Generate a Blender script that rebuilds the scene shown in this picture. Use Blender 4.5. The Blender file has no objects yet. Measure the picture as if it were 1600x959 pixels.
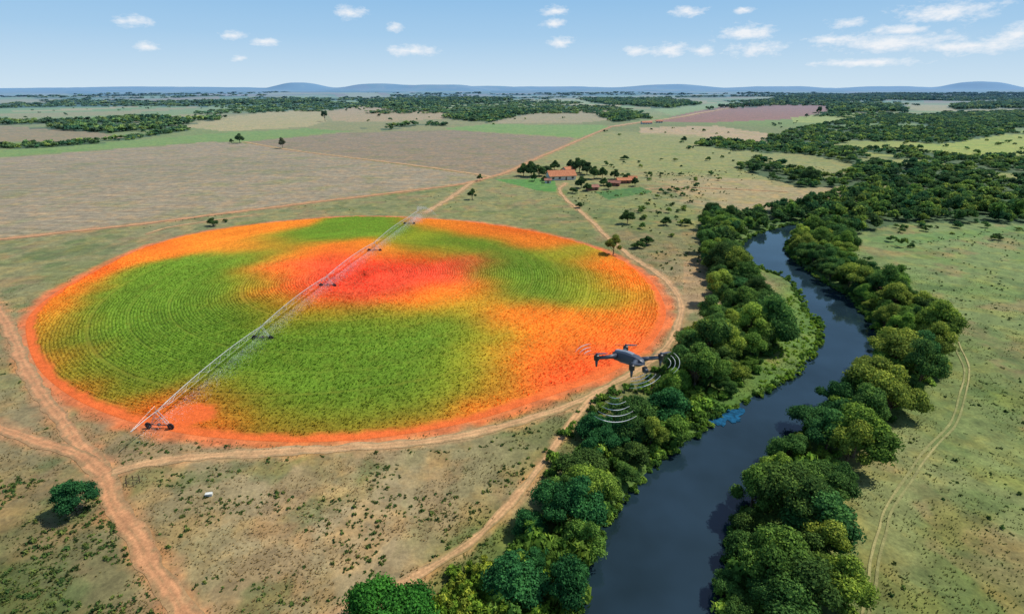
import bpy, math, random
import numpy as np
from mathutils import Vector, Matrix, noise
rng=np.random.default_rng(11); random.seed(11)
scene=bpy.context.scene
COL=scene.collection
H=60.0; F=820.0; PITCH=math.atan(342.5/F)
SP,CP=math.sin(PITCH),math.cos(PITCH)
# image pixels projected from the 60 m high viewpoint -> metric coordinates on flat ground
def G(x,y,z=0.0):
    u=(x-800)/F; v=(y-479.5)/F
    dn=SP+v*CP; fw=CP-v*SP
    k=(H-z)/dn
    return (k*u,k*fw)
def GL(pts): return np.array([G(*p) for p in pts])
def lin(c):
    c=np.asarray(c,float)/255.0
    return np.where(c<=0.04045,c/12.92,((c+0.055)/1.055)**2.4)
def S(r,g,b,k=0.85):
    return lin((r,g,b))*k
def sm(a,b,x):
    t=np.clip((x-a)/(b-a),0,1); return t*t*(3-2*t)
def _h(ix,iy,seed):
    n=(ix.astype(np.int64)*374761393+iy.astype(np.int64)*668265263+seed*1442695041)&0xffffffff
    n=((n^(n>>13))*1274126177)&0xffffffff
    n=n^(n>>16)
    return (n&0xffff)/65535.0
def vn(x,y,seed=0):
    x=np.asarray(x,float);y=np.asarray(y,float)
    ix=np.floor(x);iy=np.floor(y);fx=x-ix;fy=y-iy
    fx=fx*fx*(3-2*fx);fy=fy*fy*(3-2*fy)
    a=_h(ix,iy,seed);b=_h(ix+1,iy,seed);c=_h(ix,iy+1,seed);d=_h(ix+1,iy+1,seed)
    return (a*(1-fx)+b*fx)*(1-fy)+(c*(1-fx)+d*fx)*fy
def fbm(x,y,seed=0,o=4):
    s=0;a=.5;t=0
    for i in range(o):
        s=s+a*vn(x*2**i+i*17.3,y*2**i-i*9.1,seed+i);t+=a;a*=.5
    return s/t
def crom(P,n=12,closed=False):
    P=np.asarray(P,float);m=len(P);out=[]
    rngi=range(m) if closed else range(m-1)
    for i in rngi:
        if closed: a,b,c,d=P[(i-1)%m],P[i],P[(i+1)%m],P[(i+2)%m]
        else: a,b,c,d=P[max(i-1,0)],P[i],P[i+1],P[min(i+2,m-1)]
        for k in range(n):
            t=k/n
            out.append(.5*((2*b)+(-a+c)*t+(2*a-5*b+4*c-d)*t*t+(-a+3*b-3*c+d)*t**3))
    if not closed: out.append(P[-1])
    return np.array(out)
def resample(P,n):
    d=np.r_[0,np.cumsum(np.hypot(*np.diff(P,axis=0).T))]
    s=np.linspace(0,d[-1],n)
    return np.c_[np.interp(s,d,P[:,0]),np.interp(s,d,P[:,1])]
def inpoly(X,Y,P):
    res=np.zeros(X.shape,bool)
    idx=np.nonzero((X>=P[:,0].min())&(X<=P[:,0].max())&(Y>=P[:,1].min())&(Y<=P[:,1].max()))
    x=X[idx];y=Y[idx];ins=np.zeros(x.shape,bool);m=len(P)
    for i in range(m):
        x1,y1=P[i];x2,y2=P[(i+1)%m]
        if y1==y2: continue
        c=((y1>y)!=(y2>y))&(x<(x2-x1)*(y-y1)/(y2-y1)+x1)
        ins^=c
    res[idx]=ins
    return res
def dpoly(X,Y,P,maxd,closed=False):
    D=np.full(X.shape,maxd,float)
    m=len(P)
    lo=P.min(0)-maxd;hi=P.max(0)+maxd
    sub=np.nonzero((X>lo[0])&(X<hi[0])&(Y>lo[1])&(Y<hi[1]))
    if len(sub[0])==0: return D
    xs=X[sub];ys=Y[sub];ds=np.full(xs.shape,maxd,float)
    for i in range(m if closed else m-1):
        a=P[i];b=P[(i+1)%m]
        lo=np.minimum(a,b)-maxd;hi=np.maximum(a,b)+maxd
        idx=np.nonzero((xs>lo[0])&(xs<hi[0])&(ys>lo[1])&(ys<hi[1]))[0]
        if len(idx)==0: continue
        x=xs[idx]-a[0];y=ys[idx]-a[1];e=b-a;L=max(e@e,1e-9)
        t=np.clip((x*e[0]+y*e[1])/L,0,1)
        ds[idx]=np.minimum(ds[idx],np.hypot(x-t*e[0],y-t*e[1]))
    D[sub]=ds
    return D
# ---------------------------------------------------------------- river
LB=GL([(880,1080),(905,1000),(915,955),(925,890),(950,830),(1000,765),(1035,730),(1085,690),(1125,655),(1180,625),(1230,600),(1265,570),(1290,535),(1288,510),(1268,482),(1252,455),(1236,434),(1200,420),(1172,405),(1160,388),(1178,369),(1212,357),(1262,345)])
RB=GL([(1090,1080),(1100,1000),(1112,955),(1115,900),(1128,850),(1158,790),(1190,735),(1222,690),(1280,642),(1325,595),(1364,562),(1368,530),(1356,505),(1338,480),(1320,460),(1285,440),(1254,417),(1232,398),(1226,382),(1240,366),(1276,352)])
LBs=resample(crom(LB,8),110);RBs=resample(crom(RB,8),110)
RIV=np.vstack([LBs,RBs[::-1]])
# ---------------------------------------------------------------- height
HILLS=[(-4650,12500,135,560,600),(-3000,12800,120,800,600),(-1500,12500,95,800,600),(-400,13500,80,900,600),(3900,14500,120,1300,800),(2300,15500,70,900,700),(-6900,13500,60,1500,900),(-9800,13500,70,1600,900),(14400,17500,210,900,900),(11800,17800,90,1300,900),(900,15500,70,1000,800),(7500,16000,90,1400,900)]
def hgt(x,y):
    x=np.asarray(x,float);y=np.asarray(y,float)
    r=np.hypot(x,y)
    z=sm(450,1400,r)*(fbm(x/420,y/420,3,3)-.5)*7
    z=z+sm(1500,5000,r)*(fbm(x/1300+5,y/900,9,4)-.56)*62
    z=z+sm(6000,14000,r)*(fbm(x/2600,y/2600,21,4)-.32)*75
    for hx,hy,a,sx,sy in HILLS:
        g=((x-hx)/sx)**2+((y-hy)/sy)**2
        z=z+a*np.exp(-np.minimum(g,9)**1.4)
    return z
# ---------------------------------------------------------------- mesh utils
def mesh_np(name,V,Fc,cols=None):
    me=bpy.data.meshes.new(name)
    V=np.asarray(V,np.float32);Fc=np.asarray(Fc,np.int32);k=Fc.shape[1]
    me.vertices.add(len(V));me.vertices.foreach_set("co",V.ravel())
    me.loops.add(Fc.size);me.loops.foreach_set("vertex_index",Fc.ravel())
    me.polygons.add(len(Fc));me.polygons.foreach_set("loop_start",np.arange(0,Fc.size,k,dtype=np.int32))
    me.update(calc_edges=True)
    if cols is not None:
        c=np.ones((len(V),4),np.float32);c[:,:cols.shape[1]]=cols
        at=me.color_attributes.new("Col",'FLOAT_COLOR','POINT');at.data.foreach_set("color",c.ravel())
    return me
def obj(name,me,mat=None,parent=None,loc=None,**kw):
    o=bpy.data.objects.new(name,me);COL.objects.link(o)
    if mat is not None and me is not None:
        for m in (mat if isinstance(mat,(list,tuple)) else [mat]): me.materials.append(m)
    if parent is not None: o.parent=parent
    if loc is not None: o.location=loc
    for k,v in kw.items(): o[k]=v
    return o
class MB:
    def __init__(s): s.v=[];s.f=[]
    def box(s,c,d,rot=0.0,taper=1.0):
        b=len(s.v);cx,cy,cz=c;dx,dy,dz=[q/2 for q in d];ca,sa=math.cos(rot),math.sin(rot)
        for z in(-1,1):
            k=taper if z>0 else 1
            for x,y in((-1,-1),(1,-1),(1,1),(-1,1)):
                X=x*dx*k;Y=y*dy*k
                s.v.append((cx+X*ca-Y*sa,cy+X*sa+Y*ca,cz+z*dz))
        for q in((3,2,1,0),(4,5,6,7),(0,1,5,4),(1,2,6,5),(2,3,7,6),(3,0,4,7)): s.f.append(tuple(b+i for i in q))
        return s
    def tube(s,pts,rad,n=8,cap=True):
        pts=[Vector(p) for p in pts];b=len(s.v)
        if not hasattr(rad,'__len__'): rad=[rad]*len(pts)
        for i,p in enumerate(pts):
            t=(pts[min(i+1,len(pts)-1)]-pts[max(i-1,0)]).normalized()
            a=t.cross(Vector((0,0,1)) if abs(t.z)<.9 else Vector((1,0,0))).normalized();c=t.cross(a)
            for k in range(n):
                an=2*math.pi*k/n;q=p+(a*math.cos(an)+c*math.sin(an))*rad[i];s.v.append(tuple(q))
        for i in range(len(pts)-1):
            for k in range(n):
                s.f.append((b+i*n+k,b+i*n+(k+1)%n,b+(i+1)*n+(k+1)%n,b+(i+1)*n+k))
        if cap:
            s.f.append(tuple(b+k for k in range(n))[::-1]);s.f.append(tuple(b+(len(pts)-1)*n+k for k in range(n)))
        return s
    def poly(s,vs,fs):
        b=len(s.v);s.v+=vs
        for f in fs: s.f.append(tuple(b+i for i in f))
        return s
    def mesh(s,name,smooth=False):
        me=bpy.data.meshes.new(name);me.from_pydata(s.v,[],s.f);me.update()
        if not smooth: me.shade_flat()
        else: me.shade_smooth()
        return me
# ---------------------------------------------------------------- materials
def newmat(name):
    m=bpy.data.materials.new(name);m.use_nodes=True;m.node_tree.nodes.clear();return m,m.node_tree
def N(t,ty,**kw):
    n=t.nodes.new(ty)
    for k,v in kw.items():
        if k.startswith('i_'):
            key=k[2:];key=int(key) if key.isdigit() else key
            n.inputs[key].default_value=v
        else: setattr(n,k,v)
    return n
def mth(t,op,a,b=None,clamp=False):
    n=t.nodes.new('ShaderNodeMath');n.operation=op;n.use_clamp=clamp
    for i,q in enumerate((a,b)):
        if q is None: continue
        if isinstance(q,(int,float)): n.inputs[i].default_value=q
        else: t.links.new(q,n.inputs[i])
    return n.outputs[0]
def mixc(t,f,a,b,mode='MIX'):
    n=t.nodes.new('ShaderNodeMix');n.data_type='RGBA';n.blend_type=mode;n.clamp_factor=True
    for i,q in((0,f),(6,a),(7,b)):
        if isinstance(q,(int,float)): n.inputs[i].default_value=q
        elif isinstance(q,(tuple,list,np.ndarray)): n.inputs[i].default_value=tuple(q)[:3]+(1,)
        else: t.links.new(q,n.inputs[i])
    return n.outputs[2]
def noise(t,vec,scale,detail=4,rough=.55,dist=0):
    n=t.nodes.new('ShaderNodeTexNoise');n.inputs['Scale'].default_value=scale;n.inputs['Detail'].default_value=detail
    n.inputs['Roughness'].default_value=rough;n.inputs['Distortion'].default_value=dist
    if vec is not None:t.links.new(vec,n.inputs['Vector'])
    return n.outputs[0]
def rng_(t,v,a,b,c=0.,d=1.):
    n=t.nodes.new('ShaderNodeMapRange');t.links.new(v,n.inputs[0])
    for i,q in enumerate((a,b,c,d)): n.inputs[1+i].default_value=q
    return n.outputs[0]
hz=bpy.data.node_groups.new("painted_haze",'ShaderNodeTree')  # aerial haze painted as colour: base tint shifts to blue-grey with distance
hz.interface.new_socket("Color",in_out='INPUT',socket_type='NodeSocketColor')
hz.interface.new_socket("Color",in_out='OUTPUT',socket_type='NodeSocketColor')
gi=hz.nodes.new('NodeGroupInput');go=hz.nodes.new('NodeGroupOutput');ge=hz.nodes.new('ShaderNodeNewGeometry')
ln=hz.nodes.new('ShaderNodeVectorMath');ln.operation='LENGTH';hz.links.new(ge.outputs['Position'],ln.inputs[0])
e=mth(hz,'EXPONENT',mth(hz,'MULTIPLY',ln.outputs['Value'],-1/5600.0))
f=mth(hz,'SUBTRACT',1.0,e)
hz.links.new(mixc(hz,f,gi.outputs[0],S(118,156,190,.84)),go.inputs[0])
def haze_tint(t,c):
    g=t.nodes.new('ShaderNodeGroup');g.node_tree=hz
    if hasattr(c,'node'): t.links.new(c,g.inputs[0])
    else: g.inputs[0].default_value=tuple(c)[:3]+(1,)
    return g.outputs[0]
def principled(t,col,rough=.9,spec=.2,metal=0,bump=None,bstr=.5,bdist=.1):
    p=t.nodes.new('ShaderNodeBsdfPrincipled')
    if hasattr(col,'node'): t.links.new(col,p.inputs['Base Color'])
    else: p.inputs['Base Color'].default_value=tuple(col)[:3]+(1,)
    p.inputs['Roughness'].default_value=rough;p.inputs['Specular IOR Level'].default_value=spec;p.inputs['Metallic'].default_value=metal
    if bump is not None:
        b=t.nodes.new('ShaderNodeBump');b.inputs['Strength'].default_value=bstr;b.inputs['Distance'].default_value=bdist
        t.links.new(bump,b.inputs['Height']);t.links.new(b.outputs[0],p.inputs['Normal'])
    o=t.nodes.new('ShaderNodeOutputMaterial');t.links.new(p.outputs[0],o.inputs[0]);return p
def posn(t): return t.nodes.new('ShaderNodeNewGeometry').outputs['Position']
def vmul(t,v,s):
    n=t.nodes.new('ShaderNodeMapping');t.links.new(v,n.inputs[0]);n.inputs['Scale'].default_value=s;return n
def m_simple(name,c,rough=.7,spec=.3,metal=0,nscale=3.0,amt=.25):
    m,t=newmat(name);v=posn(t)
    n=noise(t,v,nscale,3,.6)
    k=rng_(t,n,.3,.7,1-amt,1+amt)
    cc=N(t,'ShaderNodeCombineColor');[t.links.new(k,cc.inputs[i]) for i in range(3)]
    c2=mixc(t,1.0,c,cc.outputs[0],'MULTIPLY')
    principled(t,haze_tint(t,c2),rough,spec,metal);return m
# ground
M_ground,t=newmat("pasture_ground");v=posn(t)
at=N(t,'ShaderNodeVertexColor',layer_name="Col");c=at.outputs[0]
pl=N(t,'ShaderNodeAttribute',attribute_name="plough").outputs['Fac']
n1=noise(t,v,.035,4,.6,.4);n2=noise(t,v,.28,5,.65,.3);n3=noise(t,v,1.6,4,.7);n4=noise(t,v,.11,4,.6)
c=mixc(t,rng_(t,n1,.5,.66,0,.8),c,mixc(t,1.,c,(.78,.92,.66),'MULTIPLY'))
c=mixc(t,rng_(t,n4,.48,.62,0,.85),c,mixc(t,1.,c,(1.32,1.12,.92),'MULTIPLY'))
k=mth(t,'MULTIPLY',rng_(t,n2,.28,.72,.64,1.32),rng_(t,n3,.25,.75,.66,1.34))
mp=vmul(t,v,(.03,.55,1));mp.inputs['Rotation'].default_value=(0,0,math.radians(-12))
ns=noise(t,mp.outputs[0],1.0,4,.65,.2)
k2=mth(t,'ADD',mth(t,'MULTIPLY',pl,rng_(t,ns,.3,.7,-.3,.32)),1.0)
k=mth(t,'MULTIPLY',k,k2)
cc=N(t,'ShaderNodeCombineColor');[t.links.new(k,cc.inputs[i]) for i in range(3)]
c=mixc(t,1.,c,cc.outputs[0],'MULTIPLY')
principled(t,haze_tint(t,c),.95,.1,bump=n2,bstr=.6,bdist=.5)
M_dirt,t=newmat("dirt_road_surface");v=posn(t)
c=N(t,'ShaderNodeVertexColor',layer_name="Col").outputs[0]
n1=noise(t,v,.3,4,.65);n2=noise(t,v,2.2,4,.7)
k=mth(t,'MULTIPLY',rng_(t,n1,.3,.7,.76,1.2),rng_(t,n2,.3,.7,.72,1.25))
cc=N(t,'ShaderNodeCombineColor');[t.links.new(k,cc.inputs[i]) for i in range(3)]
principled(t,haze_tint(t,mixc(t,1.,c,cc.outputs[0],'MULTIPLY')),.95,.1,bump=n2,bstr=.5,bdist=.15)
# crop
M_crop,t=newmat("crop_rows");v=posn(t)
c=N(t,'ShaderNodeVertexColor',layer_name="Col").outputs[0]
n2=noise(t,v,1.2,4,.7);n3=noise(t,v,4.0,3,.7)
k=mth(t,'MULTIPLY',rng_(t,n2,.28,.72,.78,1.22),rng_(t,n3,.25,.75,.65,1.36))
cc=N(t,'ShaderNodeCombineColor');[t.links.new(k,cc.inputs[i]) for i in range(3)]
principled(t,mixc(t,1.,c,cc.outputs[0],'MULTIPLY'),.85,.12,bump=n3,bstr=.6,bdist=.15)
# foliage
def folmat(name,use_obj):
    m,t=newmat(name)
    c=N(t,'ShaderNodeVertexColor',layer_name="Col").outputs[0]
    if use_obj:
        oi=N(t,'ShaderNodeObjectInfo');c=mixc(t,1.,c,oi.outputs['Color'],'MULTIPLY')
    c=haze_tint(t,c)
    d=N(t,'ShaderNodeBsdfDiffuse');tr=N(t,'ShaderNodeBsdfTranslucent');mx=N(t,'ShaderNodeMixShader');mx.inputs[0].default_value=.3
    t.links.new(c,d.inputs[0]);t.links.new(c,tr.inputs[0]);t.links.new(d.outputs[0],mx.inputs[1]);t.links.new(tr.outputs[0],mx.inputs[2])
    o=N(t,'ShaderNodeOutputMaterial');t.links.new(mx.outputs[0],o.inputs[0]);return m
M_leaf=folmat("tree_foliage",True);M_wood=folmat("wild_foliage",False)
M_bark=m_simple("bark",S(110,92,72,.8),.9,.1)
# water
M_water,t=newmat("river_water");v=posn(t)
n1=noise(t,v,.6,3,.6);n2=noise(t,v,.05,3,.6);n5=noise(t,v,.12,3,.6)
wc=mixc(t,rng_(t,n2,.38,.64),(.010,.022,.028),(.017,.036,.052))
p=principled(t,wc,.05,.5,bump=n1,bstr=.08,bdist=.15);p.inputs['IOR'].default_value=1.45
t.links.new(rng_(t,n5,.4,.65,.02,.10),p.inputs['Roughness'])
# ---------------------------------------------------------------- roads
RC0=S(198,142,98,.85);RC1=S(200,156,110,.85);RC2=S(166,156,102,.85)
ROADS=[
 ("dirt_road",[(-70,380),(0,490),(35,560),(75,630),(120,690),(160,738),(183,790),(228,862),(285,950),(320,1010)],1.25,0),
 ("dirt_road",[(-60,650),(0,670),(60,692),(125,712),(165,740)],1.1,0),
 ("dirt_track",[(175,738),(260,719),(400,710),(560,700),(700,686),(845,650),(950,606),(1020,563),(1060,512),(1062,470),(1032,430),(985,400),(950,372),(915,337),(885,312),(874,298),(884,286)],1.0,1),
 ("dirt_road",[(-80,382),(0,374),(100,363),(230,349),(330,336),(450,321),(600,303),(720,288),(765,277),(795,268),(835,249),(880,230),(930,208),(955,198)],1.9,0),
 ("dirt_track",[(382,222),(450,234),(560,248),(650,259),(735,271),(768,277)],1.8,1),
 ("dirt_track",[(738,285),(705,308),(664,333)],1.6,1),
 ("dirt_track",[(230,366),(262,356),(310,348),(390,337)],.7,1),
 ("dirt_track",[(500,975),(600,928),(685,882),(765,825),(825,755),(860,705),(893,662),(925,622)],.68,1),
 ("dirt_track",[(1341,980),(1354,920),(1362,870),(1373,830),(1383,795),(1417,742),(1447,700),(1484,662),(1498,620),(1507,580),(1494,548),(1480,517)],.16,2),
 ("dirt_track",[(1353,980),(1367,920),(1374,872),(1385,832),(1394,798),(1429,744),(1458,702),(1494,664),(1507,621),(1515,578),(1502,546),(1488,515)],.16,2),
 ("dirt_track",[(955,198),(1010,190),(1060,183),(1120,172),(1185,160)],5,1),
 ("dirt_track",[(1008,296),(1060,293),(1150,296),(1230,300)],.8,1),
]
roads=[(n,crom(GL(p),8),w,k) for n,p,w,k in ROADS]
RCOL=[RC0,RC1,RC2]
CB=GL([(40,515),(50,488),(90,455),(150,422),(230,386),(330,361),(450,346),(560,339),(680,343),(780,353),(870,370),(950,396),(1010,432),(1038,475),(1035,510),(1003,550),(945,587),(850,622),(740,657),(620,680),(500,690),(380,687),(270,674),(170,647),(100,612),(55,568)])
CBs=crom(CB,8,True)
A=np.c_[2*CB,np.ones(len(CB))];sol=np.linalg.lstsq(A,(CB**2).sum(1),rcond=None)[0];CC=sol[:2];RC=math.sqrt(sol[2]+CC@CC)
bt=np.arctan2(CBs[:,1]-CC[1],CBs[:,0]-CC[0]);br=np.hypot(CBs[:,0]-CC[0],CBs[:,1]-CC[1]);o_=np.argsort(bt);bt=bt[o_];br=br[o_]
def drim(x,y): return np.hypot(x-CC[0],y-CC[1])-np.interp(np.arctan2(y-CC[1],x-CC[0]),bt,br,period=2*np.pi)
# ---------------------------------------------------------------- ground
Yp=np.linspace(1050,150,620)
rr=H/np.tan(PITCH+np.arctan((Yp-479.5)/F))
rr=np.r_[np.linspace(6,rr[0],8)[:-1],rr,np.geomspace(rr[-1]*1.01,46000,140)]
az=np.radians(np.r_[np.linspace(-180,-60,30)[:-1],np.linspace(-60,60,900),np.linspace(60,180,30)[1:-1]])
R_,A_=np.meshgrid(rr,az,indexing='ij');X=R_*np.sin(A_);Y=R_*np.cos(A_)
CP_=[(30,930,96,102,60),(150,940,110,108,68),(60,800,112,112,72),(40,700,140,126,90),(90,560,142,132,92),(20,440,136,132,88),(200,350,142,136,94),(60,410,136,134,88),(200,880,118,110,72),
(300,900,156,140,98),(450,800,164,146,108),(420,930,150,134,94),(600,760,162,144,106),(700,720,148,136,96),(620,860,162,142,104),(760,740,140,130,90),(850,690,118,118,74),(250,760,152,136,98),(720,950,112,116,62),(800,900,98,113,55),
(480,320,138,136,88),(650,310,134,134,84),(800,310,140,138,88),(850,340,136,134,84),(940,350,128,132,78),(1000,330,128,136,78),(900,325,132,134,80),(1040,390,128,124,78),(1080,450,160,140,104),(1070,420,156,136,100),(980,380,118,120,72),(1140,560,80,98,50),(1030,640,98,116,58),(1280,520,116,144,58),(1260,580,110,140,56),(1000,700,88,105,52),
(1000,260,146,144,88),(1080,240,136,142,80),(1250,260,142,142,80),(1150,300,164,146,108),(950,230,146,144,88),
(1400,400,122,138,78),(1550,370,124,140,80),(1550,460,122,136,78),(1580,600,114,126,70),(1540,700,124,136,78),(1450,800,134,140,86),(1550,900,112,124,68),(1380,900,138,136,84),(1450,740,134,138,86),(1300,900,100,116,62),(1440,560,116,128,72),
(1500,230,154,160,70),(1400,200,116,134,62),(1300,190,126,144,64),(1200,210,126,132,74),
(100,170,146,148,96),(300,160,164,156,108),(500,180,154,148,100),(700,165,150,152,96),(900,170,154,152,98),(1100,160,128,138,84),(1400,160,122,136,84),(200,220,128,140,76),(600,195,142,140,88)]
cpx=np.array([G(a,b) for a,b,*_ in CP_]);cpq=np.c_[np.arctan2(cpx[:,0],cpx[:,1]),.8*np.log(np.hypot(cpx[:,0],cpx[:,1]))]
cpc=np.array([S(*c[2:]) for c in CP_])
def basecol(x,y):
    a=np.arctan2(x,y);l=.8*np.log(np.hypot(x,y)+1e-3)
    w=np.zeros(x.shape,np.float32);c=np.zeros(x.shape+(3,),np.float32)
    wa=(a+.10*(fbm(x/25,y/25,5,3)-.5)).astype(np.float32);wl=(l+.10*(fbm(x/25,y/25,6,3)-.5)).astype(np.float32)
    for q,cc in zip(cpq.astype(np.float32),cpc.astype(np.float32)):
        k=np.exp(-((wa-q[0])**2+(wl-q[1])**2)/np.float32(.012))+np.float32(1e-6)
        w+=k;c+=k[...,None]*cc
    return (c/w[...,None]).astype(float)
Cg=basecol(X,Y)
# dry brown and lush blotches
bl=fbm(X/11,Y/11,191,4);nearm=1-sm(350,700,R_)
m=sm(.56,.68,bl)*.45*nearm;Cg=Cg*(1-m[...,None])+S(150,122,86)*m[...,None]
m=sm(.56,.70,fbm(X/8,Y/8,193,4))*.5*nearm;Cg=Cg*(1-m[...,None])+S(88,108,58)*m[...,None]
far=sm(1100,2000,R_)
def f2f(x,y): return fbm(x/620+2,y/520+4,33,4)
f1=vn(X/430+3+.2*vn(X/200,Y/200,8),Y/520,31);f2=f2f(X,Y)
pal=[S(174,162,108),S(122,150,76),S(154,148,94),S(108,138,70),S(150,126,92),S(168,168,108)]
q=(f1*5.99).astype(int);pc=np.array(pal)[q]
Cg=Cg*(1-.85*far[...,None])+pc*.85*far[...,None]
wm=sm(.53,.56,f2)*far;Cg=Cg*(1-wm[...,None])+S(62,94,56)*wm[...,None]
plough=np.zeros(X.shape)
wr=sm(150,600,R_)
wx=X+4*(fbm(X/30,Y/30,41,3)-.5)*wr;wy=Y+4*(fbm(X/30,Y/30,42,3)-.5)*wr
def patch(pts,col,pl=0.,k=1.0):
    global Cg
    m=inpoly(wx,wy,GL(pts)).astype(float)*k
    Cg=Cg*(1-m[...,None])+S(*col)*m[...,None]
    if pl: plough[m>0]=pl
patch([(-300,250),(0,247),(330,222),(382,224),(560,249),(735,273),(760,278),(720,287),(450,319),(330,334),(100,361),(0,372),(-300,402)],(154,140,112),1.)
patch([(-300,272),(0,262),(200,250),(420,246),(560,262),(400,275),(150,290),(0,310)],(144,134,106),1.,.6)
patch([(385,222),(540,207),(700,203),(900,216),(880,227),(835,247),(790,268),(765,276),(735,270),(560,247),(450,233)],(144,128,100),.8)
patch([(-300,232),(0,235),(170,222),(340,208),(480,200),(545,205),(385,221),(330,221),(0,246),(-300,250)],(124,148,74))
patch([(695,200),(760,193),(930,195),(955,197),(905,215),(700,202)],(126,152,76))
patch([(770,280),(865,279),(872,300),(840,298)],(96,140,62))
patch([(930,300),(1000,292),(1020,300),(950,312)],(84,120,56))
patch([(1000,199),(1120,197),(1245,216),(1180,222),(1000,210)],(180,158,120))
patch([(1040,283),(1150,277),(1290,292),(1300,298),(1170,318),(1060,305)],(164,148,104))
patch([(850,250),(960,205),(1090,212),(1180,232),(1330,262),(1240,285),(1100,275),(920,262)],(146,148,88),0,.7)
patch([(1030,190),(1050,182),(1170,158),(1310,160),(1300,172),(1240,186),(1100,192)],(150,110,88),.6)
patch([(1235,184),(1320,176),(1400,178),(1300,192),(1240,192)],(154,164,76))
patch([(1420,225),(1600,205),(1700,205),(1700,235),(1600,240),(1480,240)],(154,164,68))
patch([(1340,372),(1600,352),(1600,360),(1400,385)],(110,136,72))
patch([(1020,172),(1060,165),(1150,158),(1160,160),(1050,180)],(142,160,98))
patch([(-200,196),(0,198),(140,205),(200,214),(100,222),(0,222),(-200,225)],(148,132,94))
patch([(285,198),(340,186),(420,176),(500,172),(510,190),(480,198),(350,205)],(172,160,110))
patch([(510,176),(560,166),(690,176),(720,184),(600,190),(520,190)],(170,150,108))
patch([(0,185),(200,180),(330,166),(490,165),(400,176),(200,184)],(132,150,88))
patch([(730,180),(800,172),(950,172),(990,184),(900,192),(780,192)],(162,150,110))
patch([(600,165),(720,160),(930,155),(940,160),(800,170),(690,172)],(152,162,100))
patch([(1068,408),(1108,402),(1120,440),(1098,480),(1075,492),(1068,460)],(168,140,102),0,.85)
WOODS=[([(-300,186),(0,189),(130,191),(200,186),(330,185),(350,187),(280,198),(200,210),(60,202),(-300,202)],.5),
 ([(-300,224),(0,228),(100,224),(200,215),(290,199),(300,203),(180,222),(60,232),(-300,235)],.7),
 ([(300,160),(500,157),(520,161),(320,164)],.6),
 ([(560,160),(640,155),(760,153),(800,158),(690,165),(600,171)],.65),
 ([(690,184),(780,170),(850,174),(760,191)],.65),([(560,200),(680,192),(700,196),(600,203)],.4),
 ([(900,155),(1040,155),(1100,163),(1040,170),(940,163)],.6),
 ([(930,180),(1000,178),(1020,186),(960,191)],.7),
 ([(1090,228),(1110,218),(1180,224),(1250,233),(1260,241),(1180,239)],.85),
 ([(1150,262),(1180,250),(1290,278),(1350,264),(1400,276),(1380,290),(1250,294)],.75),
 ([(1250,202),(1330,186),(1450,180),(1700,170),(1700,205),(1560,212),(1420,232),(1500,246),(1700,240),(1700,352),(1600,348),(1480,322),(1350,290),(1330,255),(1240,238),(1170,224)],.68),
 ([(1100,352),(1150,335),(1240,322),(1330,305),(1400,292),(1500,318),(1600,330),(1600,350),(1480,348),(1400,350),(1335,366),(1300,380),(1285,352),(1225,350),(1165,365),(1140,385),(1130,400),(1100,390)],1.0),
 ([(1290,163),(1390,170),(1420,177),(1300,177)],.7),([(1480,168),(1600,155),(1700,155),(1700,168),(1500,173)],.7),([(1100,172),(1240,150),(1600,148),(1600,154),(1300,160)],.35)]
W60=fbm(X/60,Y/60,51,3)
for pts,d in WOODS:
    m=inpoly(wx,wy,GL(pts))*.85*sm(.60-.4*d,.635-.4*d,W60)
    Cg=Cg*(1-m[...,None])+S(66,90,50)*m[...,None]
D=dpoly(X,Y,RIV,16,True);ins=inpoly(X,Y,RIV);sd=np.where(ins,-D,D)
bm_=(1-sm(2,12,sd))*.8;Cg=Cg*(1-bm_[...,None])+S(94,124,54)*bm_[...,None]
bm_=(1-sm(-1.5,.6,sd));Cg=Cg*(1-bm_[...,None])+S(88,84,58)*bm_[...,None]
dC=drim(X,Y);near=R_<400
nz=np.where(near,fbm(X/5,Y/5,61,3),.5)
bm_=(1-sm(.6,4.2,dC+3.6*(nz-.5)))*.92*near;Cg=Cg*(1-bm_[...,None])+S(220,120,68)*bm_[...,None]
N3=fbm(X/3,Y/3,71,3)
for n,P,w,k in roads:
    d=dpoly(X,Y,P,w*3+2)
    d=d+ (N3-.5)*w*2.4
    m=(1-sm(w*.7,w*(2.6 if w>.5 else 1.6),d))*(.6 if w>.5 else .1)
    Cg=Cg*(1-m[...,None])+RCOL[k]*.95*m[...,None]
    if w>.9: plough*= (1-m)
Z=hgt(X,Y)-2.2*(1-sm(-1.5,3.2,sd))
nR,nA=X.shape
V=np.c_[X.ravel(),Y.ravel(),Z.ravel()];V=np.vstack([V,[[0,0,0]]])
i=np.arange(nR-1)[:,None]*nA;j=np.arange(nA)[None,:];j2=(j+1)%nA
Fq=np.stack([i+j,i+nA+j,i+nA+j2,i+j2],-1).reshape(-1,4)[:,::-1]
me=mesh_np("ground",V,Fq,np.vstack([Cg.reshape(-1,3),[[.2,.2,.1]]]))
a=me.attributes.new("plough",'FLOAT','POINT');a.data.foreach_set("value",np.r_[plough.ravel(),0].astype(np.float32))
obj("ground",me,M_ground,kind="structure",label="rolling dry pasture and farmland stretching to hills with painted blue haze",category="ground")
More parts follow.
